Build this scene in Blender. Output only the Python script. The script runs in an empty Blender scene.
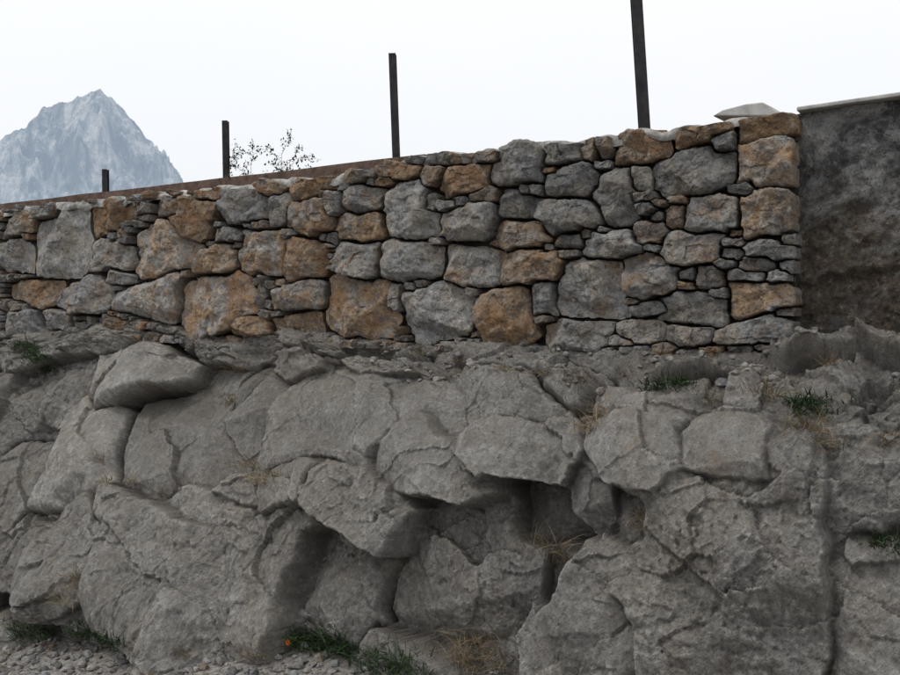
import bpy, math, numpy as np
from mathutils import Vector, Matrix
rng = np.random.default_rng(7)
scene = bpy.context.scene
scene.view_settings.view_transform='Standard'; scene.view_settings.look='None'
scene.view_settings.exposure=0
# ------------------------------------------------------------------ camera
YAW=math.radians(32.6); PIT=math.radians(1.67); F=875.0
CAM=np.array([0.0,-4.95,1.6])
fw=np.array([-math.sin(YAW)*math.cos(PIT),math.cos(YAW)*math.cos(PIT),-math.sin(PIT)])
rt=np.array([math.cos(YAW),math.sin(YAW),0.0]); up=np.cross(rt,fw)
cd=bpy.data.cameras.new("camera"); cam=bpy.data.objects.new("camera",cd)
scene.collection.objects.link(cam); scene.camera=cam
cd.sensor_width=36; cd.lens=35.0; cd.clip_end=20000; cd.clip_start=0.05
M=Matrix(((rt[0],up[0],-fw[0],CAM[0]),(rt[1],up[1],-fw[1],CAM[1]),(rt[2],up[2],-fw[2],CAM[2]),(0,0,0,1)))
cam.matrix_world=M
def survey(P):
    d=np.asarray(P)-CAM; z=d@fw
    return 450+F*(d@rt)/z, 337.5-F*(d@up)/z, z
def on_plane(px,py,y):
    d=fw*F+rt*(px-450)+up*(337.5-py); t=(y-CAM[1])/d[1]; p=CAM+d*t
    return p[0],p[2]
# ------------------------------------------------------------------ noise
def h2(ix,iy,seed):
    n=(ix.astype(np.int64)*374761393+iy.astype(np.int64)*668265263+seed*974634777)&0xffffffff
    n=((n^(n>>13))*1274126177)&0xffffffff
    n=((n^(n>>16))*2246822519)&0xffffffff
    return ((n^(n>>15))&0xffffff)/float(0xffffff)
def vn(x,y,seed=0):
    ix=np.floor(x); iy=np.floor(y); fx=x-ix; fy=y-iy
    fx=fx*fx*fx*(fx*(fx*6-15)+10); fy=fy*fy*fy*(fy*(fy*6-15)+10)
    a=h2(ix,iy,seed);b=h2(ix+1,iy,seed);c=h2(ix,iy+1,seed);d=h2(ix+1,iy+1,seed)
    return (a+(b-a)*fx)*(1-fy)+(c+(d-c)*fx)*fy
def fbm(x,y,seed=0,o=4,g=0.5):
    s=0;a=1;t=0
    for k in range(o):
        s=s+a*(vn(x,y,seed+k*17)*2-1); t+=a; a*=g; x=x*2.03+11.3; y=y*1.97+5.7
    return s/t
def cells(x,y,seed,tilt=1.0):
    """random tilted plane per voronoi cell -> height, edge distance"""
    ix=np.floor(x); iy=np.floor(y)
    d1=np.full(x.shape,9.0); d2=np.full(x.shape,9.0); h=np.zeros(x.shape)
    for a in (-1,0,1):
        for b in (-1,0,1):
            cx=ix+a; cy=iy+b
            qx=cx+0.1+0.8*h2(cx,cy,seed); qy=cy+0.1+0.8*h2(cx,cy,seed+1)
            dx=x-qx; dy=y-qy; d=np.sqrt(dx*dx+dy*dy)
            hh=(h2(cx,cy,seed+2)-.5)+tilt*((h2(cx,cy,seed+3)-.5)*dx+(h2(cx,cy,seed+4)-.5)*dy)*2
            m=d<d1
            d2=np.where(m,d1,np.minimum(d2,d)); h=np.where(m,hh,h); d1=np.where(m,d,d1)
    return h,d2-d1
def facets(x,y,seed):
    """continuous faceted surface: upper envelope of random tilted planes"""
    ix=np.floor(x); iy=np.floor(y); h=np.full(x.shape,-9.)
    for a in (-1,0,1):
        for b in (-1,0,1):
            cx=ix+a; cy=iy+b
            dx=x-cx-h2(cx,cy,seed); dy=y-cy-h2(cx,cy,seed+1)
            hh=.35*h2(cx,cy,seed+2)+.9*((h2(cx,cy,seed+3)-.5)*dx+(h2(cx,cy,seed+4)-.5)*dy)-.55*(dx*dx+dy*dy)
            h=np.maximum(h,hh)
    return h
# ------------------------------------------------------------------ mesh
def raw_mesh(name,V,Q,mat,attr=None,smooth=True,link=True):
    me=bpy.data.meshes.new(name); V=np.asarray(V,dtype=np.float32); Q=np.asarray(Q,dtype=np.int32)
    k=Q.shape[1]
    me.vertices.add(len(V)); me.vertices.foreach_set("co",V.ravel())
    me.loops.add(Q.size); me.loops.foreach_set("vertex_index",Q.ravel())
    me.polygons.add(len(Q)); me.polygons.foreach_set("loop_start",np.arange(0,Q.size,k,dtype=np.int32))
    me.update(calc_edges=True)
    me.polygons.foreach_set("use_smooth",np.full(len(Q),smooth))
    if attr is not None:
        for an,A in attr.items():
            at=me.attributes.new(an,'FLOAT_COLOR','POINT')
            at.data.foreach_set("color",np.asarray(A,dtype=np.float32).ravel())
    me.validate(); me.update()
    if mat: me.materials.append(mat)
    ob=bpy.data.objects.new(name,me)
    if link: scene.collection.objects.link(ob)
    return ob
def grid_quads(n,m,off=0,wrap=False):
    i=np.arange(n-1)[:,None]; j=np.arange(m if wrap else m-1)[None,:]; j2=(j+1)%m
    q=np.stack([i*m+j,i*m+j2,(i+1)*m+j2,(i+1)*m+j],-1).reshape(-1,4)
    return q+off
def poly_obj(name,V,Fc,mat,bevel=0):
    me=bpy.data.meshes.new(name); me.from_pydata(V,[],Fc); me.update(); me.materials.append(mat)
    ob=bpy.data.objects.new(name,me); scene.collection.objects.link(ob)
    if bevel:
        b=ob.modifiers.new("b",'BEVEL'); b.width=bevel; b.segments=2
    return ob
# ------------------------------------------------------------------ material helper
class NT:
    def __init__(s,name):
        s.m=bpy.data.materials.new(name); s.m.use_nodes=True; s.t=s.m.node_tree
        s.b=s.t.nodes["Principled BSDF"]; s.b.inputs["Roughness"].default_value=.9
        s.b.inputs["Specular IOR Level"].default_value=.2
        s.co=s.t.nodes.new("ShaderNodeTexCoord").outputs["Object"]
    def n(s,t,**k):
        x=s.t.nodes.new(t)
        for a,b in k.items(): setattr(x,a,b)
        return x
    def put(s,sock,v):
        if isinstance(v,bpy.types.NodeSocket): s.t.links.new(v,sock)
        else:
            if sock.type=='RGBA' and len(v)==3: v=(*v,1)
            sock.default_value=v
    def noise(s,scale,detail=6,rough=.6,vec=None,dist=0):
        x=s.n("ShaderNodeTexNoise"); s.put(x.inputs["Vector"],vec or s.co)
        x.inputs["Scale"].default_value=scale; x.inputs["Detail"].default_value=detail
        x.inputs["Roughness"].default_value=rough; x.inputs["Distortion"].default_value=dist
        return x.outputs["Fac"]
    def ma(s,op,a,b=0.0,c=0.0,clamp=False):
        x=s.n("ShaderNodeMath",operation=op,use_clamp=clamp)
        s.put(x.inputs[0],a); s.put(x.inputs[1],b); s.put(x.inputs[2],c); return x.outputs[0]
    def mr(s,v,a,b,c=0.0,d=1.0):
        x=s.n("ShaderNodeMapRange"); s.put(x.inputs[0],v)
        for i,q in enumerate((a,b,c,d)): s.put(x.inputs[i+1],q)
        return x.outputs[0]
    def mix(s,f,a,b,mode='MIX'):
        x=s.n("ShaderNodeMix",data_type='RGBA',blend_type=mode)
        s.put(x.inputs[0],f); s.put(x.inputs[6],a); s.put(x.inputs[7],b); return x.outputs[2]
    def attr(s,name):
        x=s.n("ShaderNodeAttribute",attribute_name=name)
        y=s.n("ShaderNodeSeparateColor"); s.t.links.new(x.outputs["Color"],y.inputs[0]); return y.outputs
    def vmul(s,v,sc):
        x=s.n("ShaderNodeMapping"); s.put(x.inputs[0],v); x.inputs["Scale"].default_value=sc; return x.outputs[0]
    def bump(s,h,dist,strength=1.0,prev=None):
        x=s.n("ShaderNodeBump"); s.put(x.inputs["Height"],h); x.inputs["Distance"].default_value=dist
        x.inputs["Strength"].default_value=strength
        if prev: s.put(x.inputs["Normal"],prev)
        return x.outputs[0]
    def fin(s,col,nrm=None,rough=None):
        s.put(s.b.inputs["Base Color"],col)
        if nrm: s.put(s.b.inputs["Normal"],nrm)
        if rough is not None: s.put(s.b.inputs["Roughness"],rough)
        return s.m
def mat_stone():
    s=NT("stone_masonry"); a=s.attr("tone")
    off=s.n("ShaderNodeCombineXYZ"); s.put(off.inputs[0],s.ma('MULTIPLY',a[2],37.)); s.put(off.inputs[2],s.ma('MULTIPLY',a[2],91.))
    vv=s.n("ShaderNodeVectorMath",operation='ADD'); s.put(vv.inputs[0],s.co); s.put(vv.inputs[1],off.outputs[0]); v=vv.outputs[0]
    n1=s.noise(5.,6,.66,v,.9); n2=s.noise(19,6,.72,v); n3=s.noise(75,4,.7,v); n4=s.noise(4.5,3,.5,v)
    g=s.mix(s.mr(n2,.32,.68),(.15,.154,.158),(.40,.398,.392))
    g=s.mix(s.mr(n4,.42,.64,0,.75),g,(.34,.30,.245))
    o=s.mix(s.mr(n2,.34,.66),(.14,.076,.038),(.46,.335,.21))
    o=s.mix(s.mr(n4,.45,.63,0,.75),o,(.31,.165,.072))
    f=s.mr(s.ma('ADD',n1,s.ma('MULTIPLY',s.ma('SUBTRACT',a[0],.5),.50)),.42,.62)
    f=s.ma('MULTIPLY',f,s.mr(n2,.3,.55,.55,1.0))
    c=s.mix(f,g,o)
    c=s.mix(s.mr(s.noise(9,7,.78,v,1.4),.54,.66,0,.7),c,(.54,.51,.455))
    c=s.mix(s.mr(s.noise(24,5,.75,v,.6),.36,.46,.75,0),c,(.085,.07,.058))
    c=s.mix(s.mr(n3,.34,.46,.55,0),c,(.055,.05,.045))
    br=s.mr(a[1],0,1,.34,1.34)
    cc=s.n("ShaderNodeCombineColor"); [s.put(cc.inputs[i],br) for i in range(3)]
    c=s.mix(1.0,c,cc.outputs[0],'MULTIPLY')
    b=s.bump(n1,.05,.6); b=s.bump(n2,.04,1.0,b); b=s.bump(n3,.010,1.0,b)
    return s.fin(c,b)
def mat_mortar():
    s=NT("mortar"); n=s.noise(14,6,.7)
    c=s.mix(s.mr(n,.35,.7),(.022,.018,.015),(.08,.07,.06))
    return s.fin(c,s.bump(n,.03))
def mat_rock():
    s=NT("limestone_rock"); a=s.attr("tone")
    st=s.vmul(s.co,(1.2,1.2,.45))
    n0=s.noise(1.3,5,.6,None,.8); n1=s.noise(5,7,.7,st,.5); n2=s.noise(24,7,.76); n3=s.noise(100,4,.75); nm=s.noise(9,7,.75,None,.8)
    c=s.mix(s.mr(n1,.32,.68),(.205,.197,.184),(.41,.395,.368))
    c=s.mix(s.mr(n0,.44,.64,0,.65),c,(.295,.265,.222))
    c=s.mix(s.mr(nm,.30,.46,.45,0),c,(.145,.136,.122))
    c=s.mix(s.mr(nm,.54,.68,0,.55),c,(.47,.455,.425))
    c=s.mix(s.mr(n2,.30,.56,.55,0),c,(.105,.098,.09))
    c=s.mix(s.mr(n2,.55,.70,0,.6),c,(.53,.515,.485))
    c=s.mix(s.mr(n3,.36,.46,.65,0),c,(.07,.065,.058))
    c=s.mix(s.mr(s.noise(2.6,6,.7,st,1.5),.56,.70,0,.45),c,(.24,.18,.125))
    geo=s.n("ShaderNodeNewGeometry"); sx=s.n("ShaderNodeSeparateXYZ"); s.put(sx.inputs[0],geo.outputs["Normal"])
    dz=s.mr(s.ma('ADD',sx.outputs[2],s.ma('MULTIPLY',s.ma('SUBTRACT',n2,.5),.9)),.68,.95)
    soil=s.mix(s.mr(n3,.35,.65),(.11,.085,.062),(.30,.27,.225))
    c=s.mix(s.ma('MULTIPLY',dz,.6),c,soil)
    c=s.mix(s.ma('MULTIPLY',a[1],.85),c,s.mix(n3,(.06,.042,.03),(.20,.15,.11)))
    c=s.mix(s.ma('MULTIPLY',a[2],.8),c,(.045,.038,.032))
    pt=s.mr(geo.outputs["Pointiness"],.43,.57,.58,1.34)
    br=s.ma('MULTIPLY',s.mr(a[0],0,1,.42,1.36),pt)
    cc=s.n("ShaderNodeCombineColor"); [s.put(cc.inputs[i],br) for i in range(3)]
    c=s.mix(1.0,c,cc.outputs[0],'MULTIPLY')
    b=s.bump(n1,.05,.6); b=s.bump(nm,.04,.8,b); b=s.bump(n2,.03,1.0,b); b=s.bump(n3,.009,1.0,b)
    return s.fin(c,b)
def mat_simple(name,c1,c2,scale,bd=.005,rough=.9,lo=.35,hi=.65):
    s=NT(name); n=s.noise(scale,6,.7); return s.fin(s.mix(s.mr(n,lo,hi),c1,c2),s.bump(n,bd,.7),rough)
def mat_render():
    s=NT("weathered_render")
    sx=s.n("ShaderNodeSeparateXYZ"); s.put(sx.inputs[0],s.co)
    n1=s.noise(3.2,8,.74,None,1.4); n2=s.noise(22,7,.76); n3=s.noise(90,4,.75)
    c=s.mix(s.mr(n1,.42,.56),(.10,.10,.10),(.32,.317,.31))
    low=s.mr(s.ma('ADD',sx.outputs[2],s.ma('MULTIPLY',n1,1.3)),2.60,2.95,1,0)
    brn=s.mix(s.mr(n2,.36,.62),(.05,.040,.031),(.215,.165,.115))
    brn=s.mix(s.mr(s.noise(6,6,.7),.5,.62,0,.7),brn,(.17,.165,.15))
    c=s.mix(s.ma('MULTIPLY',low,.92),c,brn)
    c=s.mix(s.mr(n2,.56,.66,0,.75),c,(.38,.36,.33))
    c=s.mix(s.mr(n3,.36,.46,.75,0),c,(.03,.027,.024))
    b=s.bump(n1,.09,.8); b=s.bump(n2,.04,1.0,b); b=s.bump(n3,.009,1.0,b)
    return s.fin(c,b)
def mat_mount():
    s=NT("mountain_haze_glow"); v=s.vmul(s.co,(1,1,.5))
    n=s.noise(.022,8,.74,v,.6); n2=s.noise(.09,7,.78,v)
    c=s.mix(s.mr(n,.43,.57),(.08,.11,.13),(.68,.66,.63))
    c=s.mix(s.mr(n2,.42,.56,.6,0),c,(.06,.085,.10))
    s.b.inputs["Emission Color"].default_value=(.36,.44,.545,1); s.b.inputs["Emission Strength"].default_value=.66  # aerial haze painted on as an even bluish glow of the slopes
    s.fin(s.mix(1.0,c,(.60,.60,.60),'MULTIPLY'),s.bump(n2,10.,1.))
    return s.m
MS=mat_stone(); MM=mat_mortar(); MR=mat_rock(); MW=mat_render()
MC=mat_simple("pale_concrete",(.27,.26,.245),(.46,.45,.43),9)
MBD=mat_simple("mortar_bed_grey",(.12,.115,.105),(.42,.41,.39),12,.02)
MB=mat_simple("brown_board",(.055,.035,.028),(.15,.10,.08),14,.004)
MP=mat_simple("dark_steel",(.014,.014,.017),(.04,.037,.038),12,.001,.6)
MG=mat_simple("gravel_ground",(.09,.08,.07),(.30,.28,.255),30,.02)
MT=mat_simple("terrace_soil",(.08,.06,.04),(.2,.16,.11),8,.02)
MDG=mat_simple("dry_grass_blade",(.09,.065,.038),(.30,.235,.145),6,.0005,.8)
MGG=mat_simple("green_blade",(.014,.028,.011),(.05,.082,.03),9,.0005,.7)
MTW=mat_simple("twig",(.05,.038,.028),(.12,.09,.065),20,.0005)
MOF=mat_simple("orange_petal",(.75,.13,.02),(.85,.22,.03),20,.0002,.6)
# ------------------------------------------------------------------ stone wall
XR=-0.97; ZT=2.672; ZB=1.36
ST="""765 124 64 26 .85 .55;766 164 62 50 .6 .85;770 213 58 48 .55 .75;768 250 54 22 .2 .6;760 298 74 34 .7 .75;756 331 82 28 .35 .6;787 266 18 16 .3 .5;742 351 34 12 .3 .5
698 129 60 32 .75 .55;722 141 24 26 .1 .35;638 146 54 36 .9 .5;693 171 82 48 .02 .42;712 214 54 40 .35 .65;688 248 60 38 .3 .7;650 277 62 46 .5 .68;706 277 34 26 .35 .45;733 254 28 16 .1 .5;745 275 50 14 .2 .55
690 308 72 36 .05 .42;690 336 52 24 .35 .6;638 332 54 26 .35 .7;648 308 40 16 .3 .6;634 350 42 10 .3 .5;688 354 34 12 .3 .5;672 214 22 28 .75 .6;646 208 22 18 .1 .3;650 233 32 28 .55 .5;615 196 44 58 .05 .45;640 178 22 26 .3 .55;612 246 64 28 .15 .75;588 288 68 66 .3 .85;577 336 68 32 .3 .62
604 142 16 36 .5 .6;565 150 50 30 .05 .38;589 146 14 36 .8 .55;572 180 50 32 .1 .42;518 163 52 46 .02 .5;516 205 46 32 .02 .38;571 217 72 34 .05 .48;516 234 64 32 .65 .65;532 266 68 38 .7 .6;542 298 24 38 .15 .55;504 317 58 64 .8 .62
484 196 34 15 .5 .35;460 181 54 32 .95 .55;466 223 62 38 .35 .65;470 266 60 42 .45 .72;434 312 68 60 .1 .8;460 158 26 14 .7 .6;487 156 26 14 .5 .6;407 211 56 62 .08 .9;408 261 64 46 .15 .65;357 306 74 66 .68 .8;354 260 44 42 .4 .7;358 228 46 38 .7 .65;362 199 36 30 .4 .6;398 171 46 20 .75 .6;360 174 34 16 .5 .6;393 298 18 32 .1 .6;432 176 26 22 .6 .5;430 203 14 24 .4 .5
310 218 56 38 .65 .62;305 260 42 42 .7 .65;260 252 48 46 .55 .78;296 295 50 30 .45 .7;253 327 42 26 .8 .65;292 328 52 30 .7 .65;213 304 78 60 .62 .9;242 204 50 40 .05 .45;280 209 22 36 .1 .55;312 184 56 26 .95 .55;266 188 30 20 .75 .6;334 204 16 28 .4 .5
190 222 46 50 .8 .45;213 260 40 32 .55 .8;229 234 36 18 .1 .5;166 248 68 58 .52 .95;166 206 28 22 .6 .65;207 194 32 14 .65 .6;107 215 50 38 .85 .5;108 255 48 34 .35 .75;60 242 58 70 .2 .82;150 300 68 42 .4 .92;84 296 56 38 .35 .65;118 278 40 16 .2 .55;32 293 54 28 .75 .6;16 224 32 24 .5 .65;12 256 32 38 .2 .7;22 325 40 28 .1 .65;56 321 34 26 .2 .6;262 290 12 38 .3 .5;40 212 28 16 .4 .6"""
stones=[]
for t in ST.replace("\n",";").split(";"):
    px,py,w,h,o,b=map(float,t.split())
    x,z=on_plane(px,py,0); xa,_=on_plane(px-w/2,py,0); xb,_=on_plane(px+w/2,py,0)
    _,za=on_plane(px,py+h/2,0); _,zb=on_plane(px,py-h/2,0)
    stones.append([x,z,(xb-xa)/2,(zb-za)/2,o,b])
z=ZB+.05   # the wall goes on past the left of the photo
while z<ZT-.08:
    hh=rng.uniform(.16,.32); x=-8.75-rng.uniform(0,.2)
    while x>-17:
        w=rng.uniform(.2,.46); stones.append([x-w/2,min(z+hh/2,ZT-.05)+rng.uniform(-.03,.03),w/2,hh/2*rng.uniform(.85,1.05),rng.uniform(0,.8),rng.uniform(.4,.8)]); x-=w
    z+=hh
def gauge(a,b,ch=1.0):
    ang=[];sup=[]
    tlt=rng.normal(0,.07)
    for k in range(4):
        t=k*math.pi/2+rng.normal(0,.15)+tlt; ang.append(t); sup.append((a if k%2==0 else b)*rng.uniform(.92,1.05))
    for k in range(4):
        t=math.atan2(a,b)
        t={0:t,1:math.pi-t,2:math.pi+t,3:-t}[k]+rng.normal(0,.25)
        cs=a*abs(math.cos(t))+b*abs(math.sin(t)); ang.append(t); sup.append(cs*rng.uniform(.70,1.02)*ch)
    ang=np.array(ang); sup=np.array(sup)
    return np.stack([np.cos(ang)/sup,np.sin(ang)/sup],1)
G=[gauge(s[2],s[3]) for s in stones]
def gd(i,x,z):
    g=G[i]; dx=x-stones[i][0]; dz=z-stones[i][1]
    return np.max(g[:,0][:,None]*dx.ravel()[None]+g[:,1][:,None]*dz.ravel()[None],0).reshape(x.shape)
def wtop(x):
    return np.where(x<-3.7,ZT-.055,ZT)+.012*np.sin(x*9)+.01*np.sin(x*23)
gx,gz=np.meshgrid(np.arange(-17,XR-.01,.02),np.arange(ZB,ZT,.015)); 
D=np.full(gx.shape,9.)
for i in range(len(stones)): D=np.minimum(D,gd(i,gx,gz))
msk=gz<wtop(gx)-.015
for it in range(520):
    Dm=np.where(msk,D,0); k=np.argmax(Dm+rng.uniform(0,.02,D.shape))
    if Dm.ravel()[k]<1.13: break
    x0,z0=gx.ravel()[k],gz.ravel()[k]
    e=Dm.ravel()[k]; r=np.clip(.035+.09*(e-1.13),.022,.09)
    stones.append([x0,z0,r*rng.uniform(1,1.8),r*rng.uniform(.6,1.1),rng.uniform(.1,.75),rng.uniform(.25,.7)]); G.append(gauge(*stones[-1][2:4]))
    D=np.minimum(D,gd(len(stones)-1,gx,gz))
NA=120; th=np.linspace(0,2*math.pi,NA,endpoint=False); ct,sn=np.cos(th),np.sin(th)
SV=[];SQ=[];SA=[];off=0
C=np.array([[s[0],s[1],max(s[2],s[3])] for s in stones])
tr=np.concatenate([np.linspace(0,.86,20),1-.14*(1-np.linspace(0,1,8)[1:])**1.5]); 
for i,s in enumerate(stones):
    x0,z0,a,b,oc,br=s
    R=1.4*math.hypot(a,b); r=np.linspace(.004,R,110)
    X=x0+r[None]*ct[:,None]; Z=z0+r[None]*sn[:,None]
    own=gd(i,X,Z); ok=(own<1.08)&(Z<wtop(X)+.022*math.sin(i*7.))&(Z>ZB-.03)&(X<XR+.010*math.sin(i*5.))
    for j in np.where((np.hypot(C[:,0]-x0,C[:,1]-z0)<R+C[:,2]*1.5))[0]:
        if j!=i: ok&=own<gd(j,X,Z)
    bad=~ok; first=np.where(bad.any(1),bad.argmax(1),len(r)-1); rad=r[np.maximum(first-1,0)]
    if rad.max()<.015: continue
    rad=np.minimum(rad,np.median(rad)*2.4)
    sm=(np.roll(rad,1)+np.roll(rad,-1)+2*rad)/4; rad=.6*rad+.4*sm
    q=rng.integers(1,9999); sz=min(a,b)
    gap=rng.uniform(.004,.012)+.007*np.clip(-x0-1,0,7)/7*min(1,sz/.08)
    rad=np.maximum(rad*(1+.085*fbm(ct*3.2+q,sn*3.2+q,3,5,.7))-gap,.006)
    t=tr[:,None]; LX=t*rad*ct; LZ=t*rad*sn
    h0=rng.uniform(-.025,.07)*min(1,sz/.06); tx,tz=rng.normal(0,.18,2)
    H=h0+tx*LX+tz*LZ
    for k in range(rng.integers(5,9)):
        ph=rng.uniform(0,6.283); sl=rng.uniform(.15,1.1); rr=rng.uniform(.2,.95)*(a*abs(math.cos(ph))+b*abs(math.sin(ph)))
        pl=h0+.003+sl*(rr-(LX*math.cos(ph)+LZ*math.sin(ph))); H=np.minimum(H,pl)
    H=np.maximum(H,h0-.075)
    fc=facets(LX*8.5+q,LZ*8.5+q*.3,17); H=H+.055*(fc-.1)
    cc_,ce=cells(LX*11+q,LZ*13+q*.7,37,.7); H=H+.014*cc_
    fc2=facets(LX*24+q,LZ*24+q*.3,27); H=H+.020*fc2
    H=H+.011*fbm(LX*14+q,LZ*14,5,5,.66)+.005*fbm(LX*60+q,LZ*60,8,3,.7)
    e=np.clip((t-.82)/.18,0,1); H=H-rng.uniform(.014,.034)*(1-np.sqrt(np.clip(1-e*e*.98,0,1)))*min(1,sz/.08)
    H=np.maximum(H,-.07)
    P=np.stack([x0+LX,-H,z0+LZ],-1)
    e1=P[-1].copy(); e1[:,1]=np.maximum(e1[:,1]+.02,.09); e1[:,0]=x0+(e1[:,0]-x0)*.95; e1[:,2]=z0+(e1[:,2]-z0)*.95
    e2=e1.copy(); e2[:,1]=.25; P=np.concatenate([P,e1[None],e2[None]],0)
    n=P.shape[0]; SV.append(P.reshape(-1,3)); SQ.append(grid_quads(n,NA,off,True)[:,::-1]); off+=n*NA
    A=np.ones((n*NA,4)); A[:,0]=oc; A[:,1]=br; A[:,2]=rng.random(); SA.append(A)
wall=raw_mesh("dry_stone_wall",np.concatenate(SV),np.concatenate(SQ),MS,{"tone":np.concatenate(SA)})
us=np.arange(-17,XR-.02,.025); vs=np.linspace(ZB-.2,ZT-.03,54)
U,Vv=np.meshgrid(us,vs); Yc=.14+.025*fbm(U*8,Vv*8,4,4)
core=raw_mesh("mortar_core",np.stack([U,Yc,np.minimum(Vv,wtop(U)-.03)],-1).reshape(-1,3),grid_quads(len(vs),len(us)),MM); core.parent=wall
cr=poly_obj("core_block",[(-17,.18,1.1),(XR-.03,.18,1.1),(XR-.03,.42,1.1),(-17,.42,1.1),(-17,.18,ZT-.08),(XR-.03,.18,ZT-.05),(XR-.03,.42,ZT-.05),(-17,.42,ZT-.08)],
  [(0,1,5,4),(1,2,6,5),(2,3,7,6),(3,0,4,7),(4,5,6,7)],MM); cr.parent=wall
us=np.arange(-17,-1.05,.02); pr=[(.02,-.06),(.015,-.03),(.03,.0),(.1,.012),(.2,.012),(.3,-.05)]
P=np.zeros((len(pr),len(us),3))
for k,(yy,zz) in enumerate(pr):
    P[k,:,0]=us; P[k,:,1]=yy+.02+.025*fbm(us*9,us*0+k*.6,3,4); P[k,:,2]=wtop(us)-.008+zz+.022*fbm(us*8,us*0+k*.5,9,4)
bed=raw_mesh("mortar_bed",P.reshape(-1,3),grid_quads(len(pr),len(us)),MBD); bed.parent=wall
# ------------------------------------------------------------------ board behind the coping
us=np.linspace(-17,-3.55,200); pr=[(.26,2.55),(.26,2.730),(.30,2.732),(.30,2.55)]
P=np.zeros((4,200,3))
for k,(yy,zz) in enumerate(pr):
    P[k,:,0]=us; P[k,:,1]=yy+.006*np.sin(us*.9); P[k,:,2]=zz+(.006*fbm(us*1.2,us*0,6,3) if k in(1,2) else 0)
raw_mesh("formwork_board",P.reshape(-1,3),grid_quads(4,200),MB,smooth=False)
# ------------------------------------------------------------------ rock face
u=[-17.]
while u[-1]<2.6:
    x=u[-1]; du=.03 if x<-11 else (.016 if x<-8.8 else (.010 if x<-5 else (.0072 if x<.1 else .02))); u.append(x+du)
u=np.array(u)
s=np.concatenate([np.arange(0,1.0,.03),np.arange(1.0,4.62,.0074)])
ks=[0,2.3,3.52,3.78,4.25,4.62]
def prof(w,sv):
    Y=np.interp(sv,ks,[-1.5,-1.2,-(w+.18),-w,-.01,.36]); Zz=np.interp(sv,ks,[-2.6,-.3,.96,1.17,1.375,1.42]); return Y,Zz
def smooth(a,k):
    p=np.pad(a,(k,k),'edge')
    p[:k]=2*a[0]-a[1:k+1][::-1]; p[-k:]=2*a[-1]-a[-k-1:-1][::-1]
    c=np.cumsum(np.concatenate([[0],p])); w=2*k+1; return (c[w:]-c[:-w])/w
sd=np.arange(0,4.63,.01); base={}
for w in (.16,.55):
    Y,Zz=prof(w,sd); Y=smooth(smooth(Y,5),5); Zz=smooth(smooth(Zz,5),5)
    base[w]=(np.interp(s,sd,Y),np.interp(s,sd,Zz))
wu=np.interp(u,[-17,-6.5,-3.6,-2.2,3],[.06,.08,.20,.40,.50])
f=(wu[None]-.16)/(.55-.16)
BY=base[.16][0][:,None]*(1-f)+base[.55][0][:,None]*f; BZ=base[.16][1][:,None]*(1-f)+base[.55][1][:,None]*f
# the outcrop climbs higher under the left part of the wall
hump=.14*np.exp(-((u+6.6)/.9)**2)+.06*np.exp(-((u+4.6)/.5)**2)
BZ=BZ+hump[None]*np.clip((s-3.0)/.9,0,1)[:,None]
U=np.broadcast_to(u[None],BY.shape); S=np.broadcast_to(s[:,None],BY.shape)
TY=np.gradient(BY,s,axis=0); TZ=np.gradient(BZ,s,axis=0); L=np.hypot(TY,TZ); NY=-TZ/L; NZ=TY/L
BP=np.stack([U,BY,BZ],-1); PX,PY,PZ=survey(BP[::6,::6].reshape(-1,3)); cu=U[::6,::6].ravel(); csv=S[::6,::6].ravel()
def on_rock(px,py):
    k=np.argmin((PX-px)**2+(PY-py)**2); return cu[k],csv[k],PZ[k]
# px py w h rot off tx ty tone
RB="""28 350 80 50 0 .03 0 0 .62;95 335 64 44 10 .06 0 .1 .8;150 368 110 52 -8 .14 .1 -.1 .9;222 352 90 40 5 .0 0 .1 .62;38 405 75 70 0 -.07 0 0 .45;180 432 160 122 0 -.06 .10 -.06 .52
76 462 78 105 15 .12 0 -.15 .9;16 485 60 110 0 .0 0 0 .5;240 392 30 64 0 -.17 0 0 .25;335 420 150 130 -6 .09 .18 -.12 .62;395 366 120 46 5 .05 0 0 .72;300 364 74 34 0 .0 0 0 .62;500 402 140 84 10 .0 0 -.1 .62;480 358 110 30 0 0 0 .1 .6;565 386 90 40 0 .05 0 0 .68
530 450 185 60 -10 .25 .1 -.45 .7;440 470 140 62 -14 .17 .1 -.35 .62;365 502 175 60 -10 .25 .05 -.45 .64;300 492 64 60 20 .16 0 -.2 .6;180 565 250 145 4 .26 .0 -.05 .64;82 560 118 115 0 .18 0 .0 .62;225 512 140 36 -4 .11 0 0 .74;26 545 70 96 0 .02 0 0 .45
55 628 140 50 0 -.18 0 0 .15;165 648 130 40 0 .04 0 .2 .45;455 572 175 165 -12 -.10 .06 .08 .42;342 594 125 135 -10 -.05 .1 .1 .42;548 512 80 80 0 -.20 0 0 .25;405 655 140 50 0 .06 0 .3 .45;702 565 262 225 -4 .20 -.04 .10 .62;590 630 135 155 -22 .15 -.1 .2 .6
650 446 125 70 -6 .25 .05 -.3 .76;592 490 62 80 10 .06 .2 -.2 .42;735 452 115 70 6 .22 0 -.3 .7;558 574 44 95 -10 -.15 0 0 .25;770 404 84 58 -8 .09 0 -.1 .62;832 398 80 62 8 .09 0 0 .6;650 402 140 46 4 .05 0 0 .66;868 482 90 125 0 .02 0 0 .62;868 605 96 170 4 .0 0 0 .66;798 478 50 115 4 .15 0 0 .6;640 514 60 60 0 .07 0 -.3 .35;910 410 80 60 0 0 0 0 .5"""
blocks=[]
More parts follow.
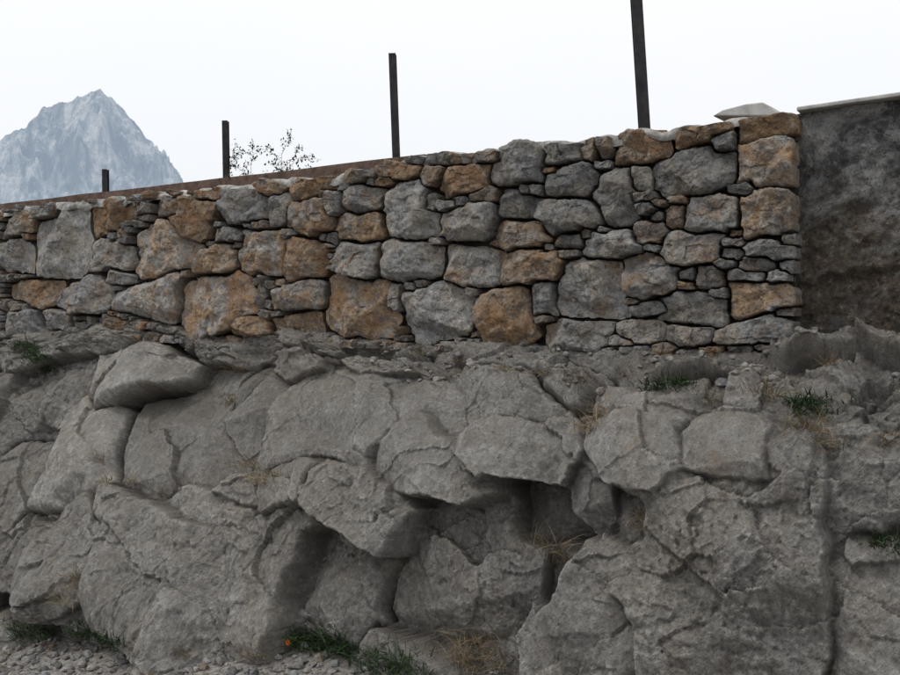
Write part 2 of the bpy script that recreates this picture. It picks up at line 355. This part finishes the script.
for t in RB.replace("\n",";").split(";"):
    px,py,w,h,ro,of,tx,ty,tn=map(float,t.split())
    a_,b_,Zc=on_rock(px,py); m=Zc/F
    xa,_=on_plane(px-w/2,py,-.7); xb,_=on_plane(px+w/2,py,-.7)
    blocks.append([a_,b_,(xb-xa)/2,h*m/2*1.05,math.radians(ro),of,tx,ty,tn])
for it in range(1500):
    x=rng.uniform(-17,2.6); y=rng.uniform(.1,4.5)
    a=rng.uniform(.25,.6); b_=rng.uniform(.18,.42)
    kk=np.array([[q[0],q[1],q[2],q[3]] for q in blocks])
    if np.min(np.maximum(abs(kk[:,0]-x)/(kk[:,2]*.95+a*.9),abs(kk[:,1]-y)/(kk[:,3]*.95+b_*.9)))>1:
        blocks.append([x,y,a,b_,rng.normal(0,.2),rng.normal(.03,.09),rng.normal(0,.15),rng.normal(-.1,.15),rng.uniform(.4,.7)])
WU=U+.06*fbm(U*1.1,S*1.1,1,3)+.026*fbm(U*6,S*6,2,5,.68); WS=S+.05*fbm(U*1.1+40,S*1.1,3,3)+.026*fbm(U*6,S*6+9,4,5,.68)
d1=np.full(U.shape,99.); d2=np.full(U.shape,99.); sw=np.zeros(U.shape); sh=np.zeros(U.shape); stn=np.zeros(U.shape); sb=np.zeros(U.shape); srg=np.zeros(U.shape)
for b in blocks:
    g=gauge(b[2],b[3],.97); c_,s_=math.cos(b[4]),math.sin(b[4])
    pls=[(rng.uniform(0,6.283),rng.uniform(.2,1.0),rng.uniform(.15,.85)) for k in range(8)]; rg=rng.uniform(0,1)
    m=np.where((abs(u-b[0])<b[2]*2.6+.3))[0]
    if len(m)==0: continue
    sl=slice(m[0],m[-1]+1); X=WU[:,sl]-b[0]; Y=WS[:,sl]-b[1]; lx=X*c_+Y*s_; ly=-X*s_+Y*c_
    d=np.full(X.shape,-9.)
    for q in g: d=np.maximum(d,q[0]*lx+q[1]*ly)
    h1=np.zeros(X.shape)
    for ph,slp,rr in pls:
        R_=rr*(b[2]*abs(math.cos(ph))+b[3]*abs(math.sin(ph)))
        h1=np.minimum(h1,slp*(R_-(lx*math.cos(ph)+ly*math.sin(ph))))
    hh=b[5]+b[6]*np.clip(lx,-.5,.5)+b[7]*np.clip(ly,-.35,.35)+np.maximum(h1,-.16)+.03
    w=np.exp(-50*np.minimum(d,6))
    sw[:,sl]+=w; sh[:,sl]+=w*hh; stn[:,sl]+=w*b[8]; sb[:,sl]+=w*min(b[2],b[3]); srg[:,sl]+=w*rg
    o=d1[:,sl].copy(); mm=d<o; d2[:,sl]=np.where(mm,o,np.minimum(d2[:,sl],d)); d1[:,sl]=np.where(mm,d,o)
sw+=1e-120; Hb=sh/sw; tone=stn/sw; bs=sb/sw; rough=.25+1.0*srg/sw
ed=(d2-d1)*bs
amt=np.clip(vn(U*1.3,S*1.3,77)*2.4-.6,0,1.3)
ckl=np.exp(-(ed/.012)**2)*amt
crack=ckl*.09+np.exp(-(ed/.045)**2)*.03*amt
def frac(seed,ang,fx,fy,warp):
    """stepped fracture slabs: cells in a rotated frame with ragged borders"""
    a_=U+warp*fbm(U*5,S*5,seed,6,.68); b_=S+warp*fbm(U*5,S*5,seed+1,6,.68)
    c_,s_=math.cos(ang),math.sin(ang); return (a_*c_-b_*s_)*fx,(a_*s_+b_*c_)*fy
x1,y1=frac(61,.42,1.5,2.7,.05); x2,y2=frac(63,-.35,3.8,6.5,.03); x3,y3=frac(65,.2,14,20,.012)
f1=facets(x1,y1,131); f2=facets(x2*1.1,y2*.9,141); f3=facets(x3,y3,151)
c1,e1=cells(x1+3,y1,171,.5); c2,e2=cells(x2,y2,181,.9); c3,e3=cells(x3,y3,191,.8)
m1=np.clip(vn(U*1.7,S*1.7,201)*3-1.0,0,1); m2=np.clip(vn(U*2.3+5,S*2.3,202)*3.5-1.6,0,1)
disp=Hb-crack+.19*(f1-.1)+.065*f2*rough+.016*f3*rough+.055*c1*(.3+m1)+.045*c2*rough*(.08+m2)+.014*c3*rough*(.1+m1)
disp+=.03*fbm(U*1.6,S*1.6,12,4,.5)+.020*rough*fbm(U*10,S*12,14,6,.68)
ga=on_rock(396,512); gb=on_rock(424,600)
vx,vy=gb[0]-ga[0],gb[1]-ga[1]; tt_=np.clip(((U-ga[0])*vx+(S-ga[1])*vy)/(vx*vx+vy*vy),0,1)
dg=np.hypot(U-ga[0]-tt_*vx,S-ga[1]-tt_*vy); scar=np.clip(1-dg/.03,0,1)
disp-=.02*np.sqrt(scar)
ledge=np.clip((S-3.95)/.3,0,1); damp=1-.84*ledge; damp=np.where(S>4.3,.10,damp)
lw=np.clip((U+5.2)/1.5,0,1); led2=np.clip((S-3.72)/.2,0,1)
pebb=np.maximum(0,.5-np.abs(cells(U*15,S*15,61,.2)[0]))*.02
lc,_=cells(WU*3.0,WS*4.0,301,.8)
disp=disp*damp+led2*(pebb+.03*fbm(U*9,S*9,19,5,.65)+.12*np.maximum(lc,-.1)*np.clip((4.27-S)/.12,0,1))
P=np.stack([U,BY+NY*disp,BZ+NZ*disp-.30*np.clip(Hb,-.3,.35)*damp],-1)
dirt=np.clip(led2*(.20+1.0*fbm(U*3,S*5,23,4)-.9*np.clip(lc,0,.5)),0,1)*(.15+.75*lw)
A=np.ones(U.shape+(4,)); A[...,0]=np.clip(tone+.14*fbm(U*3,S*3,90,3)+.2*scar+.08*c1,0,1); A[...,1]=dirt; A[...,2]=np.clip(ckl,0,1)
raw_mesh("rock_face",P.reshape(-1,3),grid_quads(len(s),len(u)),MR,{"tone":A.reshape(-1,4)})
RP=P.reshape(-1,3); RPX,RPY,RPZ=survey(RP)
def rock_at(px,py):
    m=np.where((abs(RPX-px)<4)&(abs(RPY-py)<4)&(RPZ>0))[0]
    if len(m)==0: return None
    return RP[m[np.argmin(RPZ[m])]]
# ------------------------------------------------------------------ rendered wall on the right
us=np.arange(-1.35,4.0,.014)
U2,V2=np.meshgrid(us,np.linspace(0,1,160)); ztop=2.70+.028*(U2+.9)
Z2=.7+(ztop-.7)*V2; Y2=.24-.06*fbm(U2*2.5,Z2*2.5,5,5,.6)-.03*fbm(U2*13,Z2*13,7,5,.65)-.02*cells(U2*9,Z2*5,9,.5)[0]
bl=np.clip((Z2-1.95-.4*fbm(U2*2,Z2*0,3,4))/.04,0,1)*.035; Y2=Y2-bl
rw=raw_mesh("rendered_concrete_wall",np.stack([U2,Y2,Z2],-1).reshape(-1,3),grid_quads(160,len(us)),MW)
za=lambda x:2.70+.028*(x+.9)
cp=poly_obj("coping_slab",[(-1.0,.13,za(-1)+.002),(4,.13,za(4)+.002),(4,.75,za(4)+.002),(-1.0,.75,za(-1)+.002),(-1.0,.13,za(-1)+.024),(4,.13,za(4)+.024),(4,.75,za(4)+.024),(-1.0,.75,za(-1)+.024)],
 [(0,3,2,1),(0,1,5,4),(1,2,6,5),(2,3,7,6),(3,0,4,7),(4,5,6,7)],MC,.006); cp.parent=rw
pts=[on_plane(a,b,.5) for a,b in((712,116),(722,110),(745,104),(762,102),(772,107),(782,116))]
V=[(p[0],.5,p[1]) for p in pts]+[(p[0]+.05,.95,p[1]-.01) for p in pts]; n=len(pts)
poly_obj("broken_concrete_slab",V,[tuple(range(n)),tuple(range(2*n-1,n-1,-1))]+[(i,i+n,(i+1)%n+n,(i+1)%n) for i in range(n)],MC,.008)
# ------------------------------------------------------------------ terrace, ground
us=np.concatenate([np.linspace(-400,-17,30),np.linspace(-16,5,90),np.linspace(8,200,20)]); vs=np.concatenate([np.linspace(.32,12,60),np.linspace(14,120,20)])
U3,V3=np.meshgrid(us,vs); raw_mesh("terrace_ground",np.stack([U3,V3,2.52+.03*fbm(U3,V3,3,3)],-1).reshape(-1,3),grid_quads(len(vs),len(us)),MT)
a1=np.concatenate([-np.geomspace(9000,20,30),np.arange(-18,6,.06),np.geomspace(7,9000,30)])
a2=np.concatenate([-np.geomspace(9000,9,30),np.arange(-8,0,.05),np.geomspace(.5,9000,30)])
U4,V4=np.meshgrid(a1,a2)
def gz_(x,y): 
    return np.interp(x,[-20,-8,-6.5,-5.3,-3.6,-2.5,0,10],[-2.7,-1.42,-1.06,-.78,-.50,-.42,-.08,1.2])+.02*fbm(x*1.3,y*1.3,4,4)+.014*fbm(x*9,y*9,8,3)+np.clip((y+2.1)*.10,0,.10)
raw_mesh("ground",np.stack([U4,V4,gz_(U4,V4)],-1).reshape(-1,3),grid_quads(len(a2),len(a1)),MG)
# ------------------------------------------------------------------ pebbles and rubble
import bmesh
bm=bmesh.new(); bmesh.ops.create_icosphere(bm,subdivisions=2,radius=1); bm.verts.ensure_lookup_table()
IV=np.array([v.co[:] for v in bm.verts]); IF=np.array([[v.index for v in f.verts] for f in bm.faces]); bm.free()
def pebbles(name,pos,size,mat):
    n=len(pos); V=np.repeat(IV[None],n,0).copy()
    for k in range(5):
        d=rng.normal(size=(n,3)); d/=np.linalg.norm(d,axis=1)[:,None]; c=rng.uniform(.45,.85,n)
        pr=np.einsum('nvk,nk->nv',V,d); ex=np.maximum(pr-c[:,None],0); V-=ex[...,None]*d[:,None]
    V*=rng.uniform(.6,1.2,(n,1,3))*np.array([1,1,.7]); V*=np.asarray(size)[:,None,None]
    an=rng.uniform(0,6.28,n); c,s_=np.cos(an)[:,None],np.sin(an)[:,None]
    X=V[...,0]*c-V[...,1]*s_; Y=V[...,0]*s_+V[...,1]*c; V=np.stack([X,Y,V[...,2]],-1)+np.asarray(pos)[:,None]
    Q=(IF[None]+np.arange(n)[:,None,None]*len(IV)).reshape(-1,3)
    A=np.ones((n,len(IV),4)); A[...,0]=rng.uniform(0,.45,n)[:,None]; A[...,1]=rng.uniform(.3,1,n)[:,None]; A[...,2]=rng.random(n)[:,None]
    return raw_mesh(name,V.reshape(-1,3),Q,mat,{"tone":A.reshape(-1,4)},smooth=False)
n=9000; x=rng.uniform(-8.2,-1.8,n); y=rng.uniform(-2.9,-.7,n); sz=.006+.04*rng.random(n)**5
pebbles("gravel",np.stack([x,y,gz_(x,y)+sz*.3],-1),sz,MS)
m=np.where((S.ravel()>3.72)&(S.ravel()<4.3)&(U.ravel()>-9)&(U.ravel()<1)&(dirt.ravel()>.1))[0]; m=rng.choice(m,900)
sz=.004+.034*rng.random(900)**4
pebbles("loose_rubble",RP[m]+np.stack([0*sz,0*sz,sz*.3],-1),sz,MS)
# ------------------------------------------------------------------ plants
def blades(base,n,L,w,spread,droop,seed,outdir=(0,-1,0)):
    r=np.random.default_rng(seed); V=[];Q=[];o=0
    for k in range(n):
        a=r.uniform(0,6.283); el=r.uniform(.15,1.4)
        d=np.array([math.cos(a)*math.cos(el),math.sin(a)*math.cos(el),math.sin(el)])*1.0+np.array(outdir)*.5; d/=np.linalg.norm(d)
        l=L*r.uniform(.4,1.1); p=np.array(base)+r.normal(0,spread,3)*np.array([1,.4,.35])
        sd_=np.cross(d,[0,0,1]); sd_/=np.linalg.norm(sd_)+1e-6; sd_=sd_*math.cos(k)+np.cross(sd_,d)*math.sin(k)*.6
        for q in range(5):
            t=q/4; ww=w*(1-t**1.5)*.5+.0002
            V+=[p-sd_*ww,p+sd_*ww]
            p=p+d*l/4; d=d+np.array([0,0,-droop*(.3+t)]); d/=np.linalg.norm(d)
        for q in range(4): Q.append([o+2*q,o+2*q+1,o+2*q+3,o+2*q+2])
        o+=10
    return V,Q
def plant(name,pts,mat,L,w,n,spread,droop,out=(0,-1,0)):
    AV=[];AQ=[];o=0
    for i,p in enumerate(pts):
        b=rock_at(p[0],p[1])
        if b is None: continue
        b=b.copy(); b[2]=max(b[2],float(gz_(b[0:1],b[1:2])[0])+.01)
        k=p[2] if len(p)>2 else 1
        V,Q=blades(b-np.array([0,-.02,.01]),int(n*k),L*math.sqrt(k),w,spread*k,droop,int(p[0]*7+p[1]),outdir=out)
        AV+=V; AQ+=[[q+o for q in f] for f in Q]; o+=len(V)
    return raw_mesh(name,np.array(AV),np.array(AQ),mat,smooth=False)
plant("dry_grass",[(250,462,1.7),(262,478,1.7),(235,372,1.5),(228,400,1.1),(545,545,1.5),(552,565,1.2),(590,425,1.2),(600,412,1),(72,580,1.5),(60,600,1.4),(800,425,1.2),(820,440,1.2),(130,480,.8),(455,362,.6),(540,372,.6),(640,520,.8),(475,645,2),(490,660,2),(460,660,1.4),(250,655,.8),(885,440,.8),(700,395,.7),(575,378,.9),(110,478,.7),(160,492,.9),(180,648,.8),(95,455,1.),(830,360,.6),(620,372,.6),(500,366,.5),(420,352,.5),(760,390,.9)],MDG,.15,.004,90,.05,.45)
for p in [[(30,358,1.4),(22,350,1.2),(42,372,1.1),(12,346,.8)],[(668,383,.9),(680,380,.7),(655,386,.7)],[(805,408,1),(795,402,.8),(815,400,.9)],[(320,652,1.9),(345,658,1.9),(300,646,1.5),(375,664,1.6),(290,640,1.2),(400,668,1.2),(335,645,1.3)],[(880,540,.7),(890,548,.6)],[(15,628,1.5),(40,630,1.4),(80,636,1.2),(110,642,1)]]:
    plant("green_weed_plant",p,MGG,.11,.008,140,.06,.5)
b=rock_at(307,642)
if b is not None:
    V=[];Fc=[]; c0=b+np.array([0,-.14,.06])
    st=[tuple(b+np.array([dx,-.01,0])) for dx in(-.002,.002)]+[tuple(c0+np.array([dx,0,0])) for dx in(.002,-.002)]
    V+=st; Fc.append((0,1,2,3)); R_=.022
    for k in range(9):
        a=k*6.283/9; o=len(V); e=lambda r_,aa,dy:tuple(c0+np.array([math.cos(aa)*r_,dy,math.sin(aa)*r_]))
        V+=[tuple(c0+np.array([0,-.004,0])),e(R_*.7,a-.25,-.012),e(R_,a,-.008),e(R_*.7,a+.25,-.012)]; Fc.append((o,o+1,o+2,o+3))
    poly_obj("orange_flower",V,Fc,MOF)
r=np.random.default_rng(5); V=[];Q=[];LV=[];LQ=[]
yb=2.3
def tw(p,d,l,rad,lev):
    nn=5; pp=np.array(p,float); d=np.array(d,float)
    for q in range(nn):
        e1=np.cross(d,[.3,.9,.1]); e1/=np.linalg.norm(e1); e2=np.cross(d,e1); n2=pp+d*l/nn; o=len(V)
        for P0,rr in((pp,rad*(1-q/nn*.6)),(n2,rad*(1-(q+1)/nn*.6))):
            for k in range(3): V.append(P0+rr*(math.cos(k*2.09)*e1+math.sin(k*2.09)*e2))
        for k in range(3): Q.append([o+k,o+(k+1)%3,o+3+(k+1)%3,o+3+k])
        pp=n2; d=d+r.normal(0,.13,3); d/=np.linalg.norm(d)
        if lev<2 and q>0:
            dd=d+r.normal(0,.6,3); dd/=np.linalg.norm(dd); tw(pp,dd,l*.36,rad*.55,lev+1)
        if lev>=1:
            for z_ in range(2):
                c=pp+r.normal(0,.014,3); a=r.normal(size=3); a/=np.linalg.norm(a); b_=np.cross(a,[0,0,1]); b_/=np.linalg.norm(b_)+1e-6; o2=len(LV)
                LV.extend([c,c+a*.018+b_*.011,c+a*.040,c+a*.018-b_*.011]); LQ.append([o2,o2+1,o2+2,o2+3])
for px_,hx,dx in((242,.86,-.2),(252,.82,0),(258,.62,.2),(274,.76,.2),(281,.90,.1),(264,.5,.5),(286,.78,.1)):
    x0,_=on_plane(px_,165,yb); dd=np.array([dx,0,1.]); dd/=np.linalg.norm(dd); tw((x0,yb,2.5),dd,hx,.006,0)
sh_=raw_mesh("shrub",np.array(V),np.array(Q),MTW,smooth=False); lf=raw_mesh("shrub_leaves",np.array(LV),np.array(LQ),MGG,smooth=False); lf.parent=sh_
# ------------------------------------------------------------------ fence posts (steel H sections)
def post(px_,pyt,depth,lean,a=.033):
    d=fw*F+rt*(px_-450)+up*(337.5-pyt); d=d/(d@fw); t=CAM+d*depth
    zt=t[2]; zb=2.3; b=.008
    sec=[(-a,-a),(a,-a),(a,-a+b),(b/2,-a+b),(b/2,a-b),(a,a-b),(a,a),(-a,a),(-a,a-b),(-b/2,a-b),(-b/2,-a+b),(-a,-a+b)]
    V=[];n=12; ry=.5
    for zz in (zb,zt):
        for (x,y) in sec: V.append((t[0]+(zt-zz)*lean*.84+x*math.cos(ry)-y*math.sin(ry),t[1]+(zt-zz)*lean*.54+x*math.sin(ry)+y*math.cos(ry),zz))
    Fc=[(i,(i+1)%n,(i+1)%n+n,i+n) for i in range(n)]+[tuple(range(n,2*n))]
    poly_obj("steel_fence_post",V,Fc,MP)
post(633.5,-44,5.5,.07); post(392.5,54,7.6,.035,.031); post(225.5,121,10.2,.01,.033); post(105.5,169.5,12.6,0,.037)
# ------------------------------------------------------------------ mountain
az=YAW+math.atan(347/875); D0=1500; dn=np.array([-math.sin(az),math.cos(az)]); lt=np.array([math.cos(az),math.sin(az)])
pk=[(-500,-30),(-250,40),(-150,70),(-60,118),(0,160),(15,172),(32,182),(48,200),(62,207),(75,208),(90,217),(103,223),(115,214),(130,198),(150,177),(170,158),(183,142),(193,124),(215,92),(260,55),(330,20),(450,-30)]
ss=np.linspace(-890,520,700); tt=np.linspace(-420,420,340)
Hh=np.interp(ss,[(p[0]-103)*1.478 for p in pk],[p[1]*1.59 for p in pk])
SS,TT=np.meshgrid(ss,tt); wob=60*fbm(SS*.01,TT*.006,3,4)
rid=1-np.abs(fbm(SS*.014+.5*fbm(SS*.02,TT*.02,8,3),TT*.006,6,5))*2
rid2=1-np.abs(fbm(SS*.05+.5*fbm(SS*.05,TT*.05,8,3),TT*.018,66,4))*2
fall=np.clip(1-np.abs(TT+wob*np.clip(abs(TT)/60,0,1))/430,0,1)
HM=(Hh[None]+60)*fall**1.2-60+(rid-.7)*70*np.clip(abs(TT)/90,0,1)+(rid2-.7)*18*np.clip(abs(TT)/50,.12,1)+14*fbm(SS*.05,TT*.05,11,5,.6)*np.clip(.3+abs(TT)/60,0,1)+5*fbm(SS*.12,TT*.12,15,3)
XM=dn[0]*(D0+TT)+lt[0]*SS; YM=-4.95+dn[1]*(D0+TT)+lt[1]*SS
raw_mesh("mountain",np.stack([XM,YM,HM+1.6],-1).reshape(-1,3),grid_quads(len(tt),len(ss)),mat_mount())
# ------------------------------------------------------------------ overcast sky and sun
w=bpy.data.worlds.new("World"); scene.world=w; w.use_nodes=True; t=w.node_tree; bg=t.nodes["Background"]
EL,AZ=math.radians(58),math.radians(232)
sk=t.nodes.new("ShaderNodeTexSky"); sk.sky_type='NISHITA'; sk.sun_disc=False; sk.sun_elevation=EL; sk.sun_rotation=AZ
tc=t.nodes.new("ShaderNodeTexCoord"); no=t.nodes.new("ShaderNodeTexNoise"); no.inputs["Scale"].default_value=1.6; no.inputs["Detail"].default_value=5
t.links.new(tc.outputs["Generated"],no.inputs["Vector"])
sx=t.nodes.new("ShaderNodeSeparateXYZ"); t.links.new(tc.outputs["Generated"],sx.inputs[0])
r1=t.nodes.new("ShaderNodeMapRange"); t.links.new(sx.outputs[2],r1.inputs[0]); r1.inputs[1].default_value=0; r1.inputs[2].default_value=1; r1.inputs[3].default_value=9.4; r1.inputs[4].default_value=14.0
mx=t.nodes.new("ShaderNodeMix"); mx.data_type='RGBA'; t.links.new(no.outputs["Fac"],mx.inputs[0]); mx.inputs[6].default_value=(.93,.955,1,1); mx.inputs[7].default_value=(1.03,1.03,1.03,1)
vm=t.nodes.new("ShaderNodeVectorMath"); vm.operation='SCALE'; t.links.new(mx.outputs[2],vm.inputs[0]); t.links.new(r1.outputs[0],vm.inputs[3])
m2=t.nodes.new("ShaderNodeMix"); m2.data_type='RGBA'; m2.inputs[0].default_value=.9; t.links.new(sk.outputs[0],m2.inputs[6]); t.links.new(vm.outputs[0],m2.inputs[7])
t.links.new(m2.outputs[2],bg.inputs[0]); bg.inputs[1].default_value=.1
sl=bpy.data.lights.new("sun",'SUN'); sl.energy=1.35; sl.angle=math.radians(14); sl.color=(1,.97,.92)
so=bpy.data.objects.new("sun",sl); scene.collection.objects.link(so)
sd_=Vector((math.sin(AZ)*math.cos(EL),math.cos(AZ)*math.cos(EL),math.sin(EL))); so.rotation_euler=sd_.to_track_quat('Z','Y').to_euler()
print("stones",len(stones),"blocks",len(blocks),"rock verts",len(RP))
